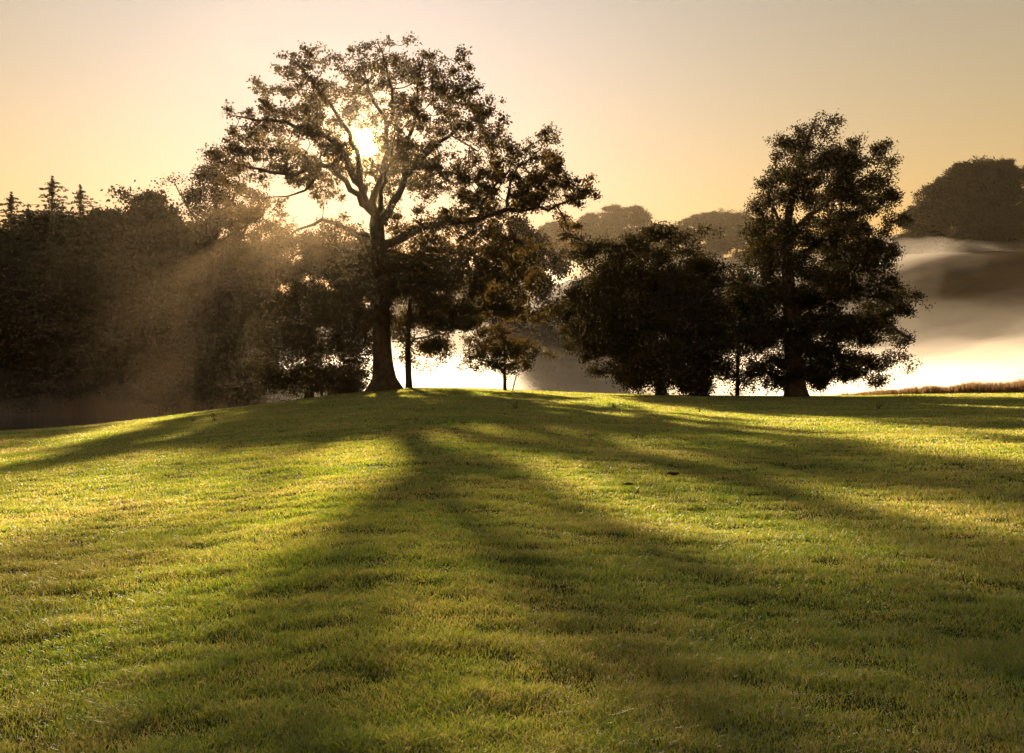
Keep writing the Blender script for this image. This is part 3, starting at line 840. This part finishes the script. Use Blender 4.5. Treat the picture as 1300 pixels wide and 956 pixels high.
# ------------------------------------------------------------------ small things
def build_small():
    rng = np.random.default_rng(9)
    # stake
    a = P(650, 496, 72.1); a[2] = gz(a[0], a[1]) - .1
    b = P(655.5, 477, 72.1)
    V, Q, T = tubes(np.array([a, (a + b) / 2, b]) - a, np.array([-1, 0, 1]), np.array([.045, .045, .04]))
    o = link('tree_stake', mesh_from('tree_stake', V, Q, T), M_WOOD); o.location = a
    tag(o, 'thin leaning wooden stake beside the small young tree', 'stake')
    # dock weeds
    for px, py, h, lab in [(272, 536, .42, 'dark upright weed on the slope below the left wood'), (575, 519, .3, 'small brown weed on the lawn right of the oak trunk'),
                           (245, 536, .2, 'low dark weed left of the upright one on the slope'), (780, 519, .28, 'weed on the lawn below the round tree'),
                           (655, 520, .28, 'faint weed on the lawn below the young tree'), (1115, 520, .34, 'thin weed on the lawn below the tall tree'), (1176, 505, .3, 'weed at the lawn edge in front of the reeds'),
                           (888, 524, .2, 'tiny weed on the lawn below the bushy tree')]:
        # walk along the bearing until the ground is seen at that height
        dd = np.linspace(12, 95, 400); gx = (px - CX) / F * dd
        yy = YH - (ground_z(gx, dd) - EYE) / dd * F
        D = dd[np.argmin(np.abs(yy - py))]
        p = np.array([(px - CX) / F * D, D, 0]); p[2] = gz(p[0], D)
        root = tag(empty('weed', p), lab, 'weed', 'weeds scattered on the lawn')
        N = [np.zeros(3)]; par = [-1]; r = [.012]; C = []
        for s in range(5):
            top = np.array([rng.normal(0, .12 * h * 2), rng.normal(0, .12 * h * 2), h * rng.uniform(.6, 1.05)])
            last = 0
            for t in (.33, .66, 1.0):
                N.append(top * t + rng.normal(0, .01, 3)); par.append(last); r.append(.008); last = len(N) - 1
                C.append(N[-1] + rng.normal(0, .035, (4, 3)))
        V, Q, T = tubes(np.array(N), np.array(par), np.array(r))
        link('stem', mesh_from('stem', V, Q, T), M_WEED, root)
        C = np.vstack(C); L = rng.uniform(.04, .09, len(C)) * (h / .4) ** .5
        lv, lq = leaf_quads(C, L, L * .5, rng)
        link('leaves', mesh_from('leaves', lv, lq), M_WEED, root)
    # curled dead leaf on the lawn
    D = 14.3
    for px, py, s, lab in [(855, 604, .11, 'curled brown dead leaf lying on the open lawn'), (798, 617, .07, 'small dark dead leaf lying left of the curled one')]:
        dd = np.linspace(4, 60, 600); gx = (px - CX) / F * dd
        yy = YH - (ground_z(gx, dd) + .03 - EYE) / dd * F
        D = dd[np.argmin(np.abs(yy - py))]
        x = (px - CX) / F * D
        n = 9
        V = []
        for i in range(n):
            for j in range(5):
                t = i / (n - 1); w = math.sin(math.pi * (0.06 + .88 * t)) ** .8
                v = (j - 2) / 2
                V.append([(t - .5) * 2 * s, v * w * s * .7, s * (.35 * v * v * w + .5 * (t - .5) ** 2 + .06 * math.sin(9 * t + 3 * v))])
        V = np.array(V); Q = [(i * 5 + j, i * 5 + j + 1, (i + 1) * 5 + j + 1, (i + 1) * 5 + j) for i in range(n - 1) for j in range(4)]
        o = link('dead_leaf', mesh_from('dead_leaf', V, Q, None, True), matte('dead_leaf', [(.3, (.06, .025, .012)), (.7, (.14, .06, .025))], 20)); o.location = (x, D, gz(x, D) + .045); o.rotation_euler.z = px
        tag(o, lab, 'leaf')
    # tall rough grass along the right edge of the lawn and reeds on the far bank
    n = 26000
    px = rng.uniform(1065, 1420, n)
    dens = np.clip((px - 1060) / 140, 0.1, 1)
    keep = rng.random(n) < dens * (.35 + .9 * vnoise(px / 16, px * 0, 3)); px = px[keep]
    D = _ip(px, KPX, KD) + rng.uniform(-2.0, 4.5, len(px))
    X = (px - CX) / F * D
    H = (0.35 + .75 * np.clip((px - 1080) / 220, 0, 1)) * rng.uniform(.4, 1.15, len(px)) * (.6 + .7 * vnoise(px / 20, D / 3, 8))
    o = blades('tall_grass', X, D, ground_z(X, D), H, rng.uniform(.03, .07, len(px)), rng.uniform(.05, .45, len(px)), M_REED, rng)
    tag(o, 'russet fringe of tall dry grass along the right edge of the lawn', None, None, 'stuff')
    n = 16000
    px = rng.uniform(-60, 400, n)
    D = _ip(px, HPX, HS) - 5 + rng.uniform(0, 6, n)
    X = (px - CX) / F * D
    H = rng.uniform(.8, 3.0, n) * (.35 + .9 * vnoise(px / 14, D / 5, 4))
    Z = np.maximum(ground_z(X, D), LAKE_Z - .1)
    o = blades('reeds', X, D, Z, H, rng.uniform(.04, .10, n), rng.uniform(.05, .4, n), M_REED, rng)
    tag(o, 'brown reeds standing in the water along the far left bank', None, None, 'stuff')


# ------------------------------------------------------------------ air
def volume_mat(name, density, col, g):
    m, nt, out = nt_new(name)
    v = nt.nodes.new('ShaderNodeVolumePrincipled')
    v.inputs['Color'].default_value = (*col, 1); v.inputs['Density'].default_value = density
    v.inputs['Anisotropy'].default_value = g
    nt.links.new(v.outputs[0], out.inputs['Volume'])
    return m


HAZE_D = 0.000045
def build_haze():
    x0, x1, y0, y1, z0, z1 = -546, 546, -76, 946, -8.5, 150
    V = [[x, y, z] for z in (z0, z1) for y in (y0, y1) for x in (x0, x1)]
    Q = [(0, 2, 3, 1), (4, 5, 7, 6), (0, 1, 5, 4), (2, 6, 7, 3), (0, 4, 6, 2), (1, 3, 7, 5)]
    o = link('haze', mesh_from('haze', V, Q), volume_mat('haze', HAZE_D, (1.0, .82, .54), .62))
    tag(o, 'thin golden morning haze filling the whole valley', None, None, 'stuff')


def mist_bank(label, cx, cy, rx, ry, zb, h, dens, seed, g=.6, rag=.5, ground=False, col=(1, .97, .93)):
    """closed low bank of vapour with a billowing top"""
    n, k = 96, 26
    V, Q = [], []
    top = []; bot = []
    for i in range(k + 1):
        t = i / k
        for j in range(n):
            a = j / n * 2 * math.pi
            e = 1 + .25 * math.sin(a * 3 + seed) + .12 * math.sin(a * 7 + seed * 2)
            x = cx + math.cos(a) * rx * t * e; y = cy + math.sin(a) * ry * t * e
            top.append((x, y, t))
    T = np.array(top)
    nz = fbm(T[:, 0] / 60, T[:, 1] / 45, seed, 3) * .9 + fbm(T[:, 0] / 15, T[:, 1] / 15, seed + 5, 4) * .9
    prof = (1 - T[:, 2] ** 2.2)
    z = zb + h * np.clip(prof * (1 + rag * nz), .0, None) + 0.02
    edge = T[:, 2] > .999
    z[edge] = zb
    VT = np.stack([T[:, 0], T[:, 1], z], -1)
    VB = np.stack([T[:, 0], T[:, 1], np.full(len(T), zb - .3)], -1); VB[edge] = VT[edge]
    m = len(VT)
    for i in range(k):
        for j in range(n):
            j2 = (j + 1) % n
            a, b, c, d = i * n + j, i * n + j2, (i + 1) * n + j2, (i + 1) * n + j
            Q.append((a, d, c, b)); Q.append((m + a, m + b, m + c, m + d))
    o = link('mist', mesh_from('mist', np.vstack([VT, VB]), Q, None, True), volume_mat('mist', dens, col, g))
    tag(o, label, None, 'mist lying over the lake', 'stuff')


def build_mist():
    lake = LAKE_Z - .2; MIST = (1.0, .94, .84)
    words = ('lowest thick white', 'second low white', 'third low white', 'fourth pale', 'middle pale', 'sixth thin', 'seventh thin', 'eighth faint', 'highest faint')
    dens = (.0060, .0055, .0050, .0042, .0032, .0022, .0013, .0007, .0003)
    tall = (5, 7, 9, 11, 13, 15.5, 18.5, 22, 26)
    for k in range(9):
        mist_bank(words[k] + ' layer of mist over the right-hand water', 130 + 2 * k, 164 + 2 * k, 112 + 3 * k, 54 + k, lake, tall[k], dens[k], 31 + 7 * k, rag=.45 + .1 * k, col=MIST)
    mist_bank('mist creeping along the middle of the lake', 10, 146, 72, 44, lake, 8.5, .012, 3, col=MIST)
    mist_bank('higher thin mist along the middle of the lake', 14, 150, 76, 44, lake, 13, .004, 23, rag=.9, col=MIST)
    for k in range(3):
        mist_bank(('inner', 'middle', 'outer')[k] + ' layer of haze added left of the oak so the sun rays show', -13.4, 56, 2.8 + 1.8 * k, 14 + 4 * k, lake, 21 + 4 * k, .00036, 51 + k, g=.7, rag=.3, col=(1, .74, .42))  # extra local haze, added and tinted gold to make the sun rays show
    mist_bank('fine haze added in front of the oak crown for the glow around the sun', -8, 38, 18, 44, lake, 32, .000035, 61, g=.92, rag=.2, col=(1, .8, .5))  # added volume, scatters strongly forward to make the sun's glow over the branches
    mist_bank('low grey mist on the left water below the wood', -48, 104, 56, 30, lake, 2.6, .0016, 4, rag=.5, col=MIST)
    mist_bank('thin grey mist rising off the left water below the wood', -50, 106, 60, 32, lake, 5.5, .0012, 14, rag=.7, col=MIST)
    mist_bank('bright thin mist band in the dip before the right hill', 150, 312, 70, 20, 31, 9, .009, 5, rag=.9, col=MIST)
    mist_bank('golden mist filling the dip before the middle hill', 85, 590, 130, 80, 44, 26, .0085, 6, rag=.5, col=(1, .9, .7))


# ------------------------------------------------------------------ light, sky, camera
def build_world():
    dx = (SUN_PX - CX) / F; dz = (YH - SUN_PY) / F
    az = math.atan2(dx, 1.0); el = math.atan2(dz, math.hypot(dx, 1))
    w = bpy.data.worlds.new('World'); SC.world = w; w.use_nodes = True
    nt = w.node_tree; nt.nodes.clear()
    out = nt.nodes.new('ShaderNodeOutputWorld'); bg = nt.nodes.new('ShaderNodeBackground')
    sky = nt.nodes.new('ShaderNodeTexSky'); sky.sky_type = 'NISHITA'; sky.sun_disc = False
    sky.sun_elevation = el; sky.sun_rotation = az
    sky.air_density = 2.5; sky.dust_density = 0.12; sky.ozone_density = 0.6; sky.altitude = 0
    warm = mix_rgb(nt, 1.0, sky.outputs[0], (.74, .59, .65), 'MULTIPLY')
    # the sun's own disc and its aureole
    tc = nt.nodes.new('ShaderNodeTexCoord')
    nv = nt.nodes.new('ShaderNodeVectorMath'); nv.operation = 'NORMALIZE'; nt.links.new(tc.outputs['Generated'], nv.inputs[0])
    dt = nt.nodes.new('ShaderNodeVectorMath'); dt.operation = 'DOT_PRODUCT'; nt.links.new(nv.outputs[0], dt.inputs[0])
    sd = (math.sin(az) * math.cos(el), math.cos(az) * math.cos(el), math.sin(el)); dt.inputs[1].default_value = sd
    ac = nt.nodes.new('ShaderNodeMath'); ac.operation = 'ARCCOSINE'; nt.links.new(dt.outputs['Value'], ac.inputs[0])
    def lobe(width, amp):
        a = nt.nodes.new('ShaderNodeMath'); a.operation = 'DIVIDE'; nt.links.new(ac.outputs[0], a.inputs[0]); a.inputs[1].default_value = width
        b = nt.nodes.new('ShaderNodeMath'); b.operation = 'POWER'; nt.links.new(a.outputs[0], b.inputs[0]); b.inputs[1].default_value = 2
        c = nt.nodes.new('ShaderNodeMath'); c.operation = 'MULTIPLY'; nt.links.new(b.outputs[0], c.inputs[0]); c.inputs[1].default_value = -1
        d = nt.nodes.new('ShaderNodeMath'); d.operation = 'EXPONENT'; nt.links.new(c.outputs[0], d.inputs[0])
        e = nt.nodes.new('ShaderNodeMath'); e.operation = 'MULTIPLY'; nt.links.new(d.outputs[0], e.inputs[0]); e.inputs[1].default_value = amp
        return e.outputs[0]
    l1 = lobe(.0095, 300.0); l2 = lobe(.045, 9.0); l3 = lobe(.29, 1.9)
    ad = nt.nodes.new('ShaderNodeMath'); ad.operation = 'ADD'; nt.links.new(l1, ad.inputs[0]); nt.links.new(l2, ad.inputs[1])
    disc = nt.nodes.new('ShaderNodeVectorMath'); disc.operation = 'SCALE'; disc.inputs[0].default_value = (1, .50, .12); nt.links.new(ad.outputs[0], disc.inputs['Scale'])
    halo = nt.nodes.new('ShaderNodeVectorMath'); halo.operation = 'SCALE'; halo.inputs[0].default_value = (.55, .80, 1.3); nt.links.new(l3, halo.inputs['Scale'])
    s0 = nt.nodes.new('ShaderNodeVectorMath'); s0.operation = 'ADD'; nt.links.new(warm, s0.inputs[0]); nt.links.new(halo.outputs[0], s0.inputs[1])
    sm = nt.nodes.new('ShaderNodeVectorMath'); sm.operation = 'ADD'; nt.links.new(s0.outputs[0], sm.inputs[0]); nt.links.new(disc.outputs[0], sm.inputs[1])
    nt.links.new(sm.outputs[0], bg.inputs[0]); bg.inputs[1].default_value = SKY_S
    nt.links.new(bg.outputs[0], out.inputs[0])
    ld = bpy.data.lights.new('sun', 'SUN'); ld.energy = SUN_S; ld.angle = math.radians(.9); ld.color = (1.0, .765, .50)
    lo = bpy.data.objects.new('sun', ld); COL.objects.link(lo)
    from mathutils import Vector
    lo.rotation_euler = (-Vector(sd)).to_track_quat('-Z', 'Y').to_euler()
    lo.location = (sd[0] * 50, sd[1] * 50, 60)


def build_camera():
    cd = bpy.data.cameras.new('camera'); co = bpy.data.objects.new('camera', cd); COL.objects.link(co)
    cd.sensor_width = 36; cd.lens = 36 * F / 1300
    co.location = (0, 0, EYE); co.rotation_euler = (math.radians(90), 0, 0)
    cd.shift_y = (YH - 478.0) / 1300
    cd.clip_end = 3000; cd.clip_start = .05
    SC.camera = co


SKY_S = 0.05
SUN_S = 5.0
build_ground(); build_lake(); build_grass()
build_oak(); build_park_trees(); build_far_trees(); build_small()
build_haze(); build_mist(); build_world(); build_camera()

SC.view_settings.view_transform = 'Standard'; SC.view_settings.look = 'None'
SC.view_settings.exposure = 1.38; SC.view_settings.gamma = 1.0
SC.render.engine = 'CYCLES'
c = SC.cycles
c.use_denoising = True
try: c.denoiser = 'OPENIMAGEDENOISE'; c.denoising_input_passes = 'RGB_ALBEDO_NORMAL'
except Exception: pass
c.use_adaptive_sampling = True; c.adaptive_threshold = 0.02
c.max_bounces = 6; c.diffuse_bounces = 2; c.glossy_bounces = 2; c.transmission_bounces = 4; c.volume_bounces = 3; c.transparent_max_bounces = 96
c.caustics_reflective = False; c.caustics_refractive = False
c.sample_clamp_indirect = 8
